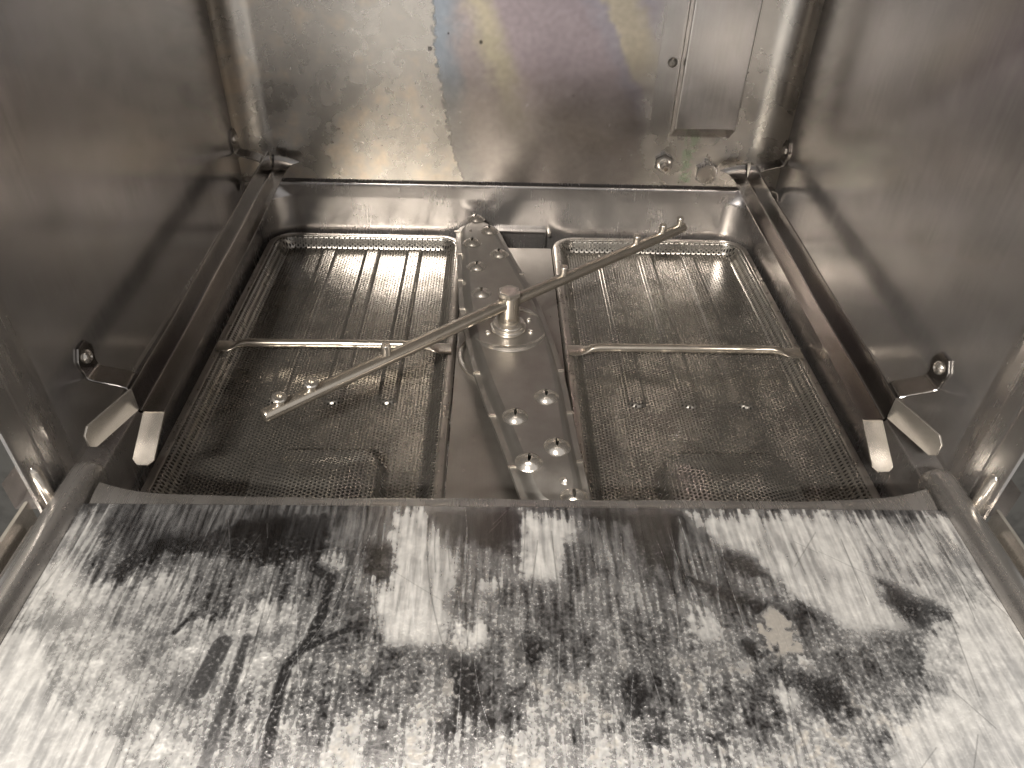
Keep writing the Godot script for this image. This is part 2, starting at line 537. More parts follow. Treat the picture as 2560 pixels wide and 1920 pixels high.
const TOP := 0.41
func build_chamber() -> void:
	var HW := 0.275
	var inner := plan(HW, 0.0, 0.03, 0.424, 10)
	var outer := plan(HW + 0.018, -0.018, 0.048, 0.424, 10)
	var n := inner.size()
	wall_piece(inner.slice(1, n - 1), outer.slice(1, n - 1), 0.0582, TOP)
	struct("wall_back", back_wall_material(), 38.0, 1)
	wall_piece(inner.slice(0, 2), outer.slice(0, 2), 0.0520, TOP)
	struct("wall_left", M.wall)
	wall_piece(inner.slice(n - 2, n), outer.slice(n - 2, n), 0.0520, TOP)
	struct("wall_right", M.wall)
	box(Vector3(-0.32, TOP + 0.001, -0.03), Vector3(0.32, TOP + 0.02, 0.471), 0.001)
	struct("ceiling", M.wall)
	# tank pressed from one sheet, with a rolled lip just under the wall
	var rings := []
	for e in [[0.2950, -0.0195, 0.0700], [0.2950, -0.0195, 0.0495], [0.2760, -0.0050, 0.0495], [0.2758, -0.0012, 0.0530], [0.2755, 0.0004, 0.0548], [0.2753, 0.0016, 0.0553], [0.2750, 0.0026, 0.0546], [0.2749, 0.0031, 0.0530], [0.2748, 0.0034, 0.0505], [0.2652, 0.0040, 0.0410], [0.2643, 0.0043, 0.0385], [0.2640, 0.0050, 0.0], [0.2620, 0.0060, -0.29], [0.2520, 0.0160, -0.305]]:
		rings.append(ring_of(plan(e[0], e[1], 0.034, 0.4605, 10), e[2]))
	loft(rings, false)
	var bottom: PackedVector3Array = rings[rings.size() - 1]
	for i in bottom.size() / 2:
		var j := bottom.size() - 1 - i
		if j - 1 > i + 1: quad(bottom[i], bottom[i + 1], bottom[j - 1], bottom[j])
	# front of the tank under the door sill
	quad(Vector3(-0.274, 0.036, 0.4605), Vector3(0.274, 0.036, 0.4605), Vector3(0.274, -0.31, 0.4605), Vector3(-0.274, -0.31, 0.4605))
	struct("tank", M.tank)
	# pressed strips along the front of the side walls, with an embossed rib low on each
	for s in [-1.0, 1.0]:
		var path := PackedVector2Array([Vector2(0.277, 0.4205), Vector2(0.2749, 0.4220), Vector2(0.2747, 0.4285), Vector2(0.2740, 0.4310), Vector2(0.2718, 0.4395), Vector2(0.2710, 0.4420), Vector2(0.2705, 0.4520), Vector2(0.2707, 0.4532), Vector2(0.2710, 0.4540), Vector2(0.2707, 0.4550), Vector2(0.2705, 0.4560), Vector2(0.2700, 0.4695), Vector2(0.2705, 0.4712), Vector2(0.2722, 0.4714), Vector2(0.2728, 0.4700), Vector2(0.2742, 0.4500), Vector2(0.2772, 0.4280), Vector2(0.279, 0.4220)])
		var r0 := PackedVector3Array()
		var r1 := PackedVector3Array()
		for p in path:
			r0.append(Vector3(p.x * s, 0.0, p.y))
			r1.append(Vector3(p.x * s, TOP, p.y))
		loft([r0, r1], true, true, true)
		struct("wall_front_left" if s < 0 else "wall_front_right", M.sheet)
		var prof := []
		for k in 15:
			var a := PI * k / 14
			var row := PackedVector3Array()
			for q in [[0.02, 1.0], [0.079, 1.0], [0.083, 0.88], [0.0858, 0.62], [0.087, 0.3], [0.0875, 0.02]]:
				row.append(Vector3(s * (0.2703 - sin(a) * 0.0035 * float(q[1])), float(q[0]), 0.4632 - cos(a) * 0.0042 * sqrt(float(q[1]))))
			prof.append(row)
		loft(prof, false)
		var rib := thing("embossed_rib", "short rounded upright rib on the front strip of the wall %s the hexagon plug" % ("away from" if s < 0 else "next to"), "rib", Vector3(s * 0.27, 0.02, 0.463), "ribs in the front strips")
		finish("rib_face", M.bright, rib)

	# header folded down over the opening
	box(Vector3(-0.274, 0.384, 0.4500), Vector3(0.274, 0.4108, 0.4708), 0.0015)
	struct("wall_front_top", M.sheet)
	# outer front panels of the cabinet, set back beside the opening
	for s in [-1.0, 1.0]:
		box(Vector3(s * 0.2775, -0.32, 0.40), Vector3(s * 0.42, TOP + 0.12, 0.425), 0.002)
		struct("cabinet_panel_left" if s < 0 else "cabinet_panel_right", M.outside)
	box(Vector3(-0.42, TOP + 0.021, 0.40), Vector3(0.42, TOP + 0.14, 0.4705), 0.002)
	struct("cabinet_panel_top", M.sheet)

# ---------- door ----------
func build_door() -> void:
	var t := thing("dishwasher_door", "opened flat steel dishwasher door streaked with white limescale, painted reflections and dark bare patches", "door", Vector3(0, 0.03, 0.47))
	var Y := 0.0574
	var ZE := 0.90
	# inner panel
	var top := []
	for e in [[0.4630, -0.0025], [0.4624, -0.0012], [0.4626, -0.0004], [0.4632, 0.0], [0.659, 0.0], [ZE, 0.0], [ZE, -0.02], [0.466, -0.02]]:
		top.append(PackedVector3Array([Vector3(-0.2522, Y + e[1], e[0]), Vector3(0.2522, Y + e[1], e[0])]))
	loft(top, false)
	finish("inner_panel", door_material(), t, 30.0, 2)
	# lip folded along the back edge, sweeping up at both ends
	var rows := []
	for i in 61:
		var x := -0.2505 + 0.501 * i / 60
		var e := pow(absf(x) / 0.2505, 6.0)
		var e2 := pow(absf(x) / 0.2505, 14.0)
		var w := 0.0006 * sin(x * 47.0) + 0.0004 * sin(x * 113.0 + 1.0)
		var zb := 0.4522 - 0.0035 * e - 0.004 * e2 + w
		var yb := 0.0528 + 0.0016 * e + 0.0022 * e2 + w * 0.5
		rows.append(PackedVector3Array([Vector3(x, 0.0545, 0.4632), Vector3(x, 0.0551, 0.4612), Vector3(x, lerpf(0.0551, yb, 0.5) + 0.0007, lerpf(0.4612, zb, 0.5)), Vector3(x, yb + 0.0002, zb + 0.0008), Vector3(x, yb - 0.0006, zb), Vector3(x, yb - 0.0018, zb + 0.0006), Vector3(x, 0.0500, 0.4612), Vector3(x, 0.049, 0.4640)]))
	loft(rows, true, true, true)
	finish("back_lip", M.door_edge, t, 50.0)
	# side ridges: hollow pressed rails with rounded noses
	for s in [-1.0, 1.0]:
		var prof := [Vector2(0.2524, 0.048), Vector2(0.2524, 0.0578), Vector2(0.2532, 0.0622), Vector2(0.2548, 0.0652), Vector2(0.2572, 0.0668), Vector2(0.2604, 0.0674), Vector2(0.2640, 0.0668), Vector2(0.2668, 0.0648), Vector2(0.2688, 0.0606), Vector2(0.2697, 0.0540), Vector2(0.2699, 0.048)]
		var rings := []
		for q in [[0.4300, 0.10], [0.4303, 0.28], [0.4313, 0.50], [0.4335, 0.72], [0.4365, 0.88], [0.4405, 0.97], [0.446, 1.0], [ZE, 1.0]]:
			var r := PackedVector3Array()
			for p in prof:
				var c := Vector2(0.2611, 0.050)
				var k: float = q[1]
				var d: Vector2 = c + (p - c) * Vector2(lerpf(0.45, 1.0, sqrt(k)), k)
				r.append(Vector3(d.x * s, d.y, q[0]))
			rings.append(r)
		loft(rings, true, true, true)
		finish("side_ridge", M.door_edge, t, 55.0)
		# flat flange, gap and the upright edge of the outer skin
		box(Vector3(s * 0.2705, 0.040, 0.472), Vector3(s * 0.2790, 0.0505, ZE), 0.0012)
		finish("side_flange", M.door_edge, t)
		box(Vector3(s * 0.2815, 0.012, 0.4640), Vector3(s * 0.2836, 0.0605, ZE), 0.0007)
		box(Vector3(s * 0.2838, 0.012, 0.4700), Vector3(s * 0.2900, 0.0400, ZE), 0.0007)
		finish("outer_skin_edge", M.bright, t)

# ---------- rack rails ----------
func rail_y(z: float) -> float:
	return 0.060 + (0.385 - z) / 0.37 * 0.0135

func build_rail(s: float) -> void:
	var t := thing("rack_rail", "angled steel rack rail with splayed tabs, on the wall %s the hexagon plug" % ("away from" if s < 0 else "next to"), "rail", Vector3(s * 0.248, 0.06, 0.2), "rack rails on the side walls")
	# angle profile: upright plate by the wall and a ledge towards the middle
	var prof := [Vector2(0.2320, 0.0000), Vector2(0.2320, 0.0012), Vector2(0.2448, 0.0014), Vector2(0.2463, 0.0019), Vector2(0.2472, 0.0034), Vector2(0.2474, 0.0200), Vector2(0.2477, 0.0206), Vector2(0.2487, 0.0206), Vector2(0.2490, 0.0200), Vector2(0.2490, 0.0028), Vector2(0.2478, 0.0004), Vector2(0.2450, -0.0002)]
	var rings := []
	for i in 13:
		var z := 0.018 + (0.386 - 0.018) * i / 12.0
		var r := PackedVector3Array()
		var w := 0.0004 * sin(i * 1.3 + s)
		for p in prof: r.append(Vector3(s * (p.x + w), rail_y(z) + p.y, z))
		rings.append(r)
	loft(rings, true)
	finish("angle_bar", M.rail, t, 40.0)
	# upright tab splayed towards the wall
	var y0: float = rail_y(0.386)
	var d := Vector3(s * 0.0140, -0.0005, 0.0400)
	var L := d.length()
	var bx := Basis(d / L, Vector3.UP, (d / L).cross(Vector3.UP))
	var ch := 0.0042
	plate(Vector3(s * 0.2482, y0 + 0.0032, 0.3855), bx, PackedVector2Array([Vector2(0, 0), Vector2(L - ch, 0), Vector2(L, ch), Vector2(L, 0.0168 - ch), Vector2(L - ch, 0.0172), Vector2(0, 0.0172)]), 0.0015)
	finish("splayed_tab", M.bright, t)
	# ledge tab bent down
	var e := Vector3(0, -0.0165, 0.0335)
	L = e.length()
	bx = Basis(e / L, Vector3.RIGHT, (e / L).cross(Vector3.RIGHT))
	plate(Vector3(s * 0.2390, y0 + 0.0004, 0.3845), bx, PackedVector2Array([Vector2(0, -0.0069), Vector2(L - 0.0038, -0.0069), Vector2(L, -0.0031), Vector2(L, 0.0031), Vector2(L - 0.0038, 0.0069), Vector2(0, 0.0069)]), 0.0015)
	finish("drooping_tab", M.bright, t)
	# end stop: the back of the ledge curls up and inwards
	var curl := []
	for i in 9:
		var a := i / 8.0
		var r := PackedVector3Array()
		for k in 7:
			var b := k / 6.0
			var x := lerpf(0.2475, 0.2315 - 0.013 * a * a, b)
			r.append(Vector3(s * x, rail_y(0.02) + 0.0012 + 0.013 * a - 0.007 * a * b * b, 0.0185 - 0.0080 * sin(a * PI / 2) + 0.001 * b))
		curl.append(r)
	loft(curl, false)
	var back := []
	for r in curl:
		var q := PackedVector3Array()
		for v in r: q.append(v + Vector3(0, -0.0006, -0.0012))
		back.append(q)
	back.reverse()
	loft(back, false)
	finish("end_stop", M.rail, t, 45.0)
	# brackets: octagonal ear screwed to the wall, arm bent over to the rail
	for zc in [0.3775, 0.034]:
		var yr: float = rail_y(zc) + 0.0195
		var br := MeshInstance3D.new()
		var pts := PackedVector3Array()
		for q in [[0.2741, 0.019], [0.2740, 0.0098], [0.2728, 0.0072], [0.2700, 0.0058], [0.2560, 0.0022], [0.2515, 0.0006], [0.2497, -0.0022], [0.2495, -0.0100]]:
			pts.append(Vector3(s * float(q[0]), yr + float(q[1]), zc))
		strip(pts, Vector3(0, 0, 0.0165), 0.0014)
		plate(Vector3(s * 0.2741, yr + 0.0190, zc), Basis(Vector3.BACK, Vector3.UP, Vector3.BACK.cross(Vector3.UP)), PackedVector2Array([Vector2(-0.0082, -0.006), Vector2(0.0082, -0.006), Vector2(0.0098, -0.001), Vector2(0.0098, 0.003), Vector2(0.005, 0.0098), Vector2(-0.005, 0.0098), Vector2(-0.0098, 0.003), Vector2(-0.0098, -0.001)]), 0.0014)
		br = finish("bracket", M.rail, t, 30.0)
		lathe(Vector3(s * 0.2733, yr + 0.0195, zc), Vector3(-s, 0, 0), [[0.0046, 0.0], [0.0046, 0.0007], [0.0042, 0.0016], [0.0031, 0.0024], [0.0019, 0.0027], [0.0015, 0.0022], [0.0010, 0.0018], [0.0002, 0.0018]], 24)
		finish("screw", M.bright, br)
	# small hook that rests on the tank lip under the rear bracket
	var hk := PackedVector3Array()
	for q in [[0.2492, 0.0], [0.2600, 0.0006], [0.2680, 0.0002], [0.2715, -0.0022], [0.2728, -0.0062], [0.2730, -0.0110]]:
		hk.append(Vector3(s * float(q[0]), 0.0735 + float(q[1]), 0.0420))
	strip(hk, Vector3(0, 0, 0.012), 0.0016)
	finish("hook", M.rail, t)

# ---------- filter trays ----------
func sd_rrect(x: float, z: float, cx: float, cz: float, hx: float, hz: float, r: float) -> float:
	var qx := absf(x - cx) - hx + r
	var qz := absf(z - cz) - hz + r
	return Vector2(maxf(qx, 0), maxf(qz, 0)).length() + minf(maxf(qx, qz), 0.0) - r

var tr := {}
# distance along the sheet from its back edge to z: the back slope is steep, so the sheet runs further there
func tray_z(v: float) -> float:
	return 0.0115 + v - 0.0085 * smoothstep(0.0070, 0.0215, v)

func tray_h(x: float, z: float) -> float:
	var d: float = -sd_rrect(x, z, tr.cx, 0.240, tr.hx, 0.2285, 0.026)
	var h := -0.0125 * smoothstep(0.0080, lerpf(0.0130, 0.0190, smoothstep(0.018, 0.045, z)), d)
	# the floor sags a little and carries three raised ribs and a pocket near the front
	h -= 0.0012 * smoothstep(0.02, 0.09, d)
	if z < 0.30:
		for r in tr.ribs:
			var q := sd_rrect(x, z, r, 0.145, 0.0078, 0.143, 0.0078)
			if q < 0.002: h += 0.0026 * smoothstep(0.0012, -0.0022, q) * smoothstep(0.012, 0.020, d)
	elif z > 0.33:
		var q := sd_rrect(x, z, tr.bx, 0.400, tr.bw, 0.047, 0.022)
		h += 0.0150 * smoothstep(0.0030, -0.0050, q) + 0.008 * smoothstep(-0.004, -0.036, q)
	return h

func build_tray(s: float) -> void:
	var x0 := -0.2600 if s < 0 else 0.0460
	var x1 := -0.0505 if s < 0 else 0.2600
	tr = {"cx": (x0 + x1) / 2, "hx": (x1 - x0) / 2, "ribs": [s * 0.196, s * 0.149, s * 0.104], "bx": -0.1430 if s < 0 else 0.1570, "bw": 0.0480 if s < 0 else 0.0510}
	var t := thing("filter_tray", "perforated steel filter tray with three ribs, on the tank side %s the hexagon plug" % ("away from" if s < 0 else "next to"), "tray", Vector3(tr.cx, -0.0125, 0.24), "perforated filter trays")
	var P := PackedVector3Array()
	var N := PackedVector3Array()
	var U := PackedVector2Array()
	var I := PackedInt32Array()
	var p := 0.00327
	var cw := p * 0.8660254
	var R := p / 1.7320508
	var hr := 0.00116
	var cols := int((x1 - x0) / cw)
	var rows := int(0.465 / p)
	var e := 0.0004
	for i in cols + 1:
		for j in rows + 1:
			var cx := x0 + cw * i
			var cz := tray_z(p * (j + 0.5 * (i % 2)))
			var d := -sd_rrect(cx, cz, tr.cx, 0.240, tr.hx, 0.2285, 0.026)
			if d < 0.0042: continue
			var base := P.size()
			for k in 12:
				var a := PI / 3 * (k % 6)
				var rr := R if k < 6 else hr
				var x := cx + cos(a) * rr
				var z := tray_z(p * (j + 0.5 * (i % 2)) + sin(a) * rr)
				var h := tray_h(x, z)
				P.append(Vector3(x, h, z) - org)
				N.append(Vector3(tray_h(x - e, z) - tray_h(x + e, z), 2 * e, tray_h(x, z - e) - tray_h(x, z + e)).normalized())
				U.append(Vector2(x, z))
			# the wall of the hole through the thickness of the sheet
			for k in 12:
				var a := PI / 3 * (k % 6)
				P.append(P[base + 6 + k % 6] - (Vector3.ZERO if k < 6 else Vector3(0, 0.0013, 0)))
				N.append(Vector3(-cos(a), 0, -sin(a)))
				U.append(U[base + 6 + k % 6])
			for k in 6:
				var k2 := (k + 1) % 6
				I.append_array([base + k, base + 6 + k2, base + 6 + k, base + k, base + k2, base + 6 + k2])
				I.append_array([base + 12 + k, base + 12 + k2, base + 18 + k2, base + 12 + k, base + 18 + k2, base + 18 + k])
	commit("perforated_sheet", P, N, U, I, M.tray, t)
	# plain rim rolled over the edge of the sheet
	var rings := []
	for q in [[0.0, -0.0045], [-0.0002, -0.0012], [0.0006, 0.0004], [0.0020, 0.0011], [0.0052, 0.0011], [0.0066, 0.0009], [0.0070, 0.0002]]:
		var r := PackedVector3Array()
		for v in rrect(tr.hx - q[0], 0.2285 - q[0], 0.026 - q[0], 10): r.append(Vector3(tr.cx + v.x, q[1], 0.240 + v.y))
		rings.append(r)
	loft(rings, true)
	finish("rim", M.rim, t, 60.0)
	# lifting bar across the tray, its ends hammered flat on the rim
	var path := PackedVector3Array()
	var rad := []
	var sq := []
	var xa := x0 + 0.003
	var xb := x1 - 0.003
	for q in [[0.0, 0.0021, 0.0036, 0.22], [0.010, 0.0021, 0.0036, 0.22], [0.0155, 0.0026, 0.0037, 0.45], [0.021, 0.0045, 0.0038, 0.9], [0.028, 0.0055, 0.0038, 1.0]]:
		path.append(Vector3(xa + q[0], q[1], 0.2285)); rad.append(q[2]); sq.append(q[3])
	path.append(Vector3((xa + xb) / 2, 0.0055, 0.2280)); rad.append(0.0038); sq.append(1.0)
	for q in [[0.028, 0.0055, 0.0038, 1.0], [0.021, 0.0045, 0.0038, 0.9], [0.0155, 0.0026, 0.0037, 0.45], [0.010, 0.0021, 0.0036, 0.22], [0.0, 0.0021, 0.0036, 0.22]]:
		path.append(Vector3(xb - q[0], q[1], 0.2285)); rad.append(q[2]); sq.append(q[3])
	tube(path, rad, 20, sq)
	finish("lifting_bar", M.tube, t, 60.0)

# ---------- middle beam ----------
func build_beam() -> void:
	var t := thing("support_beam", "plain flat steel beam between the two filter trays under the wash arm", "beam", Vector3(-0.003, -0.02, 0.24))
	box(Vector3(-0.0495, -0.012, 0.031), Vector3(0.0450, -0.0035, 0.4600), 0.0008)
	finish("beam_plate", M.beam, t)
	lathe(Vector3(-0.0042, -0.0036, 0.2325), Vector3.UP, [[0.0435, 0.0], [0.0435, 0.0022], [0.0428, 0.0032], [0.0400, 0.0032], [0.0392, 0.0022], [0.0380, 0.0012], [0.016, 0.0012], [0.016, 0.022]], 48)
	finish("bearing_flange", M.bright, t)
	var b := thing("overflow_cover", "small flat steel overflow cover on the tank back wall behind the wash arm", "cover", Vector3(0.01, -0.01, 0.008))
	box(Vector3(-0.030, 0.0050, 0.0052), Vector3(0.0405, 0.0068, 0.0120), 0.0006)
	box(Vector3(0.0388, -0.030, 0.0052), Vector3(0.0404, 0.0049, 0.0120), 0.0005)
	finish("hood", M.sheet, b)
	box(Vector3(-0.030, -0.030, 0.0054), Vector3(0.0386, 0.0048, 0.0064), 0.0003)
	finish("grille_plate", M.sheet, b)
	lathe(Vector3(0.0435, 0.0030, 0.0048), Vector3.BACK, [[0.0030, 0.0], [0.0030, 0.003], [0.0022, 0.0036], [0.0022, 0.008], [0.0016, 0.0086]], 16)
	finish("bolt", M.bright, b)

# ---------- wash arm ----------
func arm_w(u: float) -> float:
	return lerpf(0.0368, 0.0235, smoothstep(0.02, 0.21, absf(u)))

func build_wash_arm() -> void:
	var hub := Vector3(-0.0042, 0.0, 0.2325)
	var t := thing("wash_arm", "long flat steel wash arm with domed slit nozzles lying over the middle beam", "wash arm", Vector3(hub.x, 0.0, hub.z))
	var ang := atan2(-0.0327, -0.2043)
	var du := -Vector3(sin(ang), 0, cos(ang))     # towards the door
	var dv := Vector3(du.z, 0, -du.x)
	var HL := 0.2120
	var spots := [[-0.0369, 0.0275, 8, 0], [-0.0223, 0.0545, 8, 0], [-0.0392, 0.0816, 8, 0], [-0.0122, 0.1039, 8, 0], [-0.0334, 0.1295, 8, 0], [-0.0281, 0.1776, 8, 0], [0.0236, 0.3250, 6, 0], [0.0001, 0.3480, 8, 0], [0.0284, 0.3800, 4, 0], [0.0085, 0.3955, 8, 0], [0.0365, 0.4285, 4, 0]]
	# outline as half the length by arm_w, with rounded ends
	var outl := []
	var n := 40
	for k in 2:
		var sg := 1.0 if k == 0 else -1.0
		for i in n + 1:
			var a := -PI / 2 + PI * i / n
			var uu := HL * sg * signf(sin(a)) * (1.0 - pow(1.0 - absf(sin(a)), 1.8))
			var w := arm_w(uu) * pow(maxf(0.0, 1.0 - pow(absf(uu) / HL, 26.0)), 0.5)
			outl.append(Vector2(uu, w * sg))
	var rings := []
	for e in [[0.006, 0.003], [0.0032, 0.0165], [0.0002, 0.0172], [-0.0004, 0.0182], [-0.0004, 0.0194], [0.0002, 0.0202], [0.0036, 0.0203], [0.0046, 0.0208], [0.0056, 0.0228], [0.0068, 0.0254], [0.0084, 0.0271], [0.0108, 0.0279]]:
		var r := PackedVector3Array()
		for q in outl:
			var k := 1.0 - float(e[0]) / arm_w(q.x)
			var ku := 1.0 - float(e[0]) / HL
			r.append(Vector3(hub.x, float(e[1]), hub.z) + du * (q.x * ku) + dv * (q.y * k))
		rings.append(r)
	loft(rings, true, true, false)
	# flat top, open under each nozzle
	var NU := 170
	var NV := 28
	var kl := 1.0 - 0.0107 / HL
	var grid := []
	for i in NU + 1:
		var f := -1.0 + 2.0 * i / NU
		var uu := HL * signf(f) * (1.0 - pow(1.0 - absf(f), 1.15))
		var w := arm_w(uu) * pow(maxf(0.0, 1.0 - pow(absf(uu) / HL, 26.0)), 0.5) * (1.0 - 0.0107 / arm_w(uu))
		var r := PackedVector3Array()
		for j in NV + 1: r.append(Vector3(hub.x, 0.0279, hub.z) + du * (uu * kl) + dv * (w * (-1.0 + 2.0 * j / NV)))
		grid.append(r)
	for i in NU:
		for j in NV:
			var c: Vector3 = (grid[i][j] + grid[i + 1][j + 1]) / 2
			var open := false
			for q in spots: open = open or Vector2(c.x - q[0], c.z - q[1]).length() < 0.0068
			if not open: quad(grid[i][j], grid[i][j + 1], grid[i + 1][j + 1], grid[i + 1][j])
	finish("arm_body", M.arm, t, 42.0)
	# crimped joints across the side flange
	for e in [[-0.196, -1], [-0.148, -1], [-0.096, -1], [-0.046, -1], [0.050, -1], [0.103, -1], [0.158, -1], [-0.10, 1], [0.056, 1], [0.108, 1], [0.160, 1], [0.197, -1]]:
		var c: Vector3 = hub + du * float(e[0]) + dv * (float(e[1]) * (arm_w(e[0]) - 0.0019))
		plate(Vector3(c.x, 0.0206, c.z), Basis(dv, du, Vector3.UP), PackedVector2Array([Vector2(-0.0028, -0.0011), Vector2(0.0028, -0.0011), Vector2(0.0028, 0.0011), Vector2(-0.0028, 0.0011)]), 0.0014, 0.0004)
		finish("crimp", M.bright, t)
	# pressed crescents round the hub
	for g in [0.0, PI]:
		var rows := []
		for i in 33:
			var a: float = -1.22 + 2.44 * i / 32.0
			var k := maxf(0.02, sin(PI * i / 32.0))
			var dir := du * cos(a + g) + dv * sin(a + g)
			var r := PackedVector3Array()
			for q in [[0.0270, 0.0], [0.0285, 0.0016], [0.0300, 0.0028], [0.0318, 0.0029], [0.0338, 0.0017], [0.0356, 0.0]]:
				var rr := 0.0318 + (float(q[0]) - 0.0318) * k
				r.append(hub + dir * rr + Vector3.UP * (0.0279 + float(q[1]) * k))
			rows.append(r)
		loft(rows, false)
		finish("crescent", M.bright, t, 60.0)
	# screws round the hub
	for q in [[-0.0215, 0.2415], [0.0148, 0.2395], [0.0135, 0.2215]]:
		lathe(Vector3(q[0], 0.0280, q[1]), Vector3.UP, [[0.0027, 0.0], [0.0027, 0.0006], [0.0022, 0.0014], [0.0014, 0.0017], [0.0011, 0.0012], [0.0002, 0.0012]], 18)
		finish("screw", M.bright, t)
	# nozzles: domes opened by a lens-shaped slit
	for q in spots:
		var c := Vector3(q[0], 0.0279, q[1])
		var rows := []
		var ca := cos(deg_to_rad(float(q[2])))
		var sa := sin(deg_to_rad(float(q[2])))
		var R := 0.0086
		for i in 11:
			var f := i / 10.0
			var r := PackedVector3Array()
			for k in 28:
				var a := TAU * k / 28
				var lens := Vector2(0.0013 * sin(a) * absf(sin(a)) ** 0.4, 0.0048 * cos(a) - 0.0012)
				lens = Vector2(lens.x * ca - lens.y * sa, lens.x * sa + lens.y * ca)
				var b := lens.lerp(Vector2(sin(a), cos(a)) * (R + 0.0012), f)
				var rr := b.length() / R
				var h := 0.0050 * pow(maxf(0.0, 1.0 - rr * rr), 0.75) if rr < 1.0 else 0.0
				if rr >= 0.99: h += 0.0002 if f < 1 else -0.0003
				r.append(c + Vector3(b.x, h, b.y))
			rows.append(r)
		# the walls of the slit go down into the arm
		var low := PackedVector3Array()
		for v in rows[0]: low.append(v - Vector3(0, 0.0007, 0))
		loft(rows, true)
		var nz := finish("nozzle", M.bright, t, 50.0)
		loft([low, rows[0]], true)
		finish("slit", M.arm, nz)
	# raised half dome pressed by the front nozzle, and the small lug near the far end
	for q in [[0.0322, 0.4125, 0.0042], [-0.0405, 0.0545, 0.0026]]:
		var rows := []
		for i in 7:
			var f := i / 6.0
			var r := PackedVector3Array()
			for k in 15:
				var a := PI * 0.45 + PI * k / 14
				r.append(Vector3(q[0], 0.0279, q[1]) + Vector3(cos(a), 0, sin(a)) * (float(q[2]) * (1.0 - f)) + Vector3.UP * float(q[2]) * 0.55 * sin(f * PI / 2))
			rows.append(r)
		loft(rows, false)
		finish("lug", M.bright, t, 60.0)

# ---------- rinse arm ----------
func build_rinse_arm() -> void:
	var ax := Vector3(-0.0042, 0.0, 0.2345)
	var t := thing("rinse_arm", "slim round steel rinse tube on a hub, crossing above the flat wash arm", "rinse arm", Vector3(ax.x, 0.028, ax.z))
	var Y := 0.0545
	var A := Vector3(-0.1700, Y, 0.3815)
	var B := Vector3(0.1690, Y + 0.0005, 0.0920)
	var C := Vector3(ax.x, Y, ax.z)
	for e in [A, B]:
		var d: Vector3 = (C - e).normalized()
		tube(PackedVector3Array([e, e + d * 0.0006, e + d * 0.002, C - d * 0.0105, C - d * 0.0085, C - d * 0.004]), [0.0040, 0.0048, 0.0051, 0.0051, 0.0055, 0.0055], 24)
		finish("tube", M.tube, t, 50.0)
	# hub, hexagon cap and bearing washers
	lathe(Vector3(ax.x, 0, ax.z), Vector3.UP, [[0.0092, 0.0362], [0.0095, 0.0385], [0.0092, 0.0400], [0.0088, 0.0410], [0.0088, 0.0610], [0.0085, 0.0616], [0.004, 0.0616]], 32)
	finish("hub", M.tube, t, 40.0)
	lathe(Vector3(ax.x, 0, ax.z), Vector3.UP, [[0.0094, 0.0617], [0.0098, 0.0621], [0.0098, 0.0652], [0.0092, 0.0658], [0.0080, 0.0661], [0.0072, 0.0661], [0.0066, 0.0658], [0.001, 0.0658]], 6, 0.3)
	finish("hexagon_cap", M.bright, t, 20.0)
	lathe(Vector3(ax.x, 0, ax.z), Vector3.UP, [[0.0148, 0.0282], [0.0154, 0.0290], [0.0154, 0.0312], [0.0148, 0.0320], [0.0136, 0.0322], [0.0136, 0.0344], [0.0130, 0.0352], [0.0100, 0.0358], [0.0092, 0.0366]], 36)
	finish("bearing_washer", M.bright, t, 40.0)
	# nozzles: little slotted studs
	for q in [[A, 0.013, 1], [A, 0.037, 1], [A, 0.100, 0], [B, 0.008, 0], [B, 0.0335, 0], [B, 0.070, 0], [B, 0.163, 0]]:
		var d: Vector3 = (C - q[0]).normalized()
		var p: Vector3 = q[0] + d * float(q[1]) + Vector3.UP * 0.0042
		var tilt := Vector3(0, 1, 0.0) + d.cross(Vector3.UP) * (0.25 if q[2] == 1 else -0.05)
		if q[2] == 1: lathe(p, tilt, [[0.0034, 0.0], [0.0034, 0.0034], [0.0045, 0.0050], [0.0050, 0.0060], [0.0050, 0.0068], [0.0042, 0.0076], [0.0016, 0.0078], [0.0014, 0.0056], [0.0002, 0.0056]], 20)
		else: lathe(p, tilt, [[0.0033, 0.0], [0.0033, 0.0058], [0.0037, 0.0062], [0.0037, 0.0078], [0.0033, 0.0084], [0.0015, 0.0084], [0.0013, 0.0062], [0.0002, 0.0062]], 20)
		finish("nozzle", M.bright, t, 35.0)

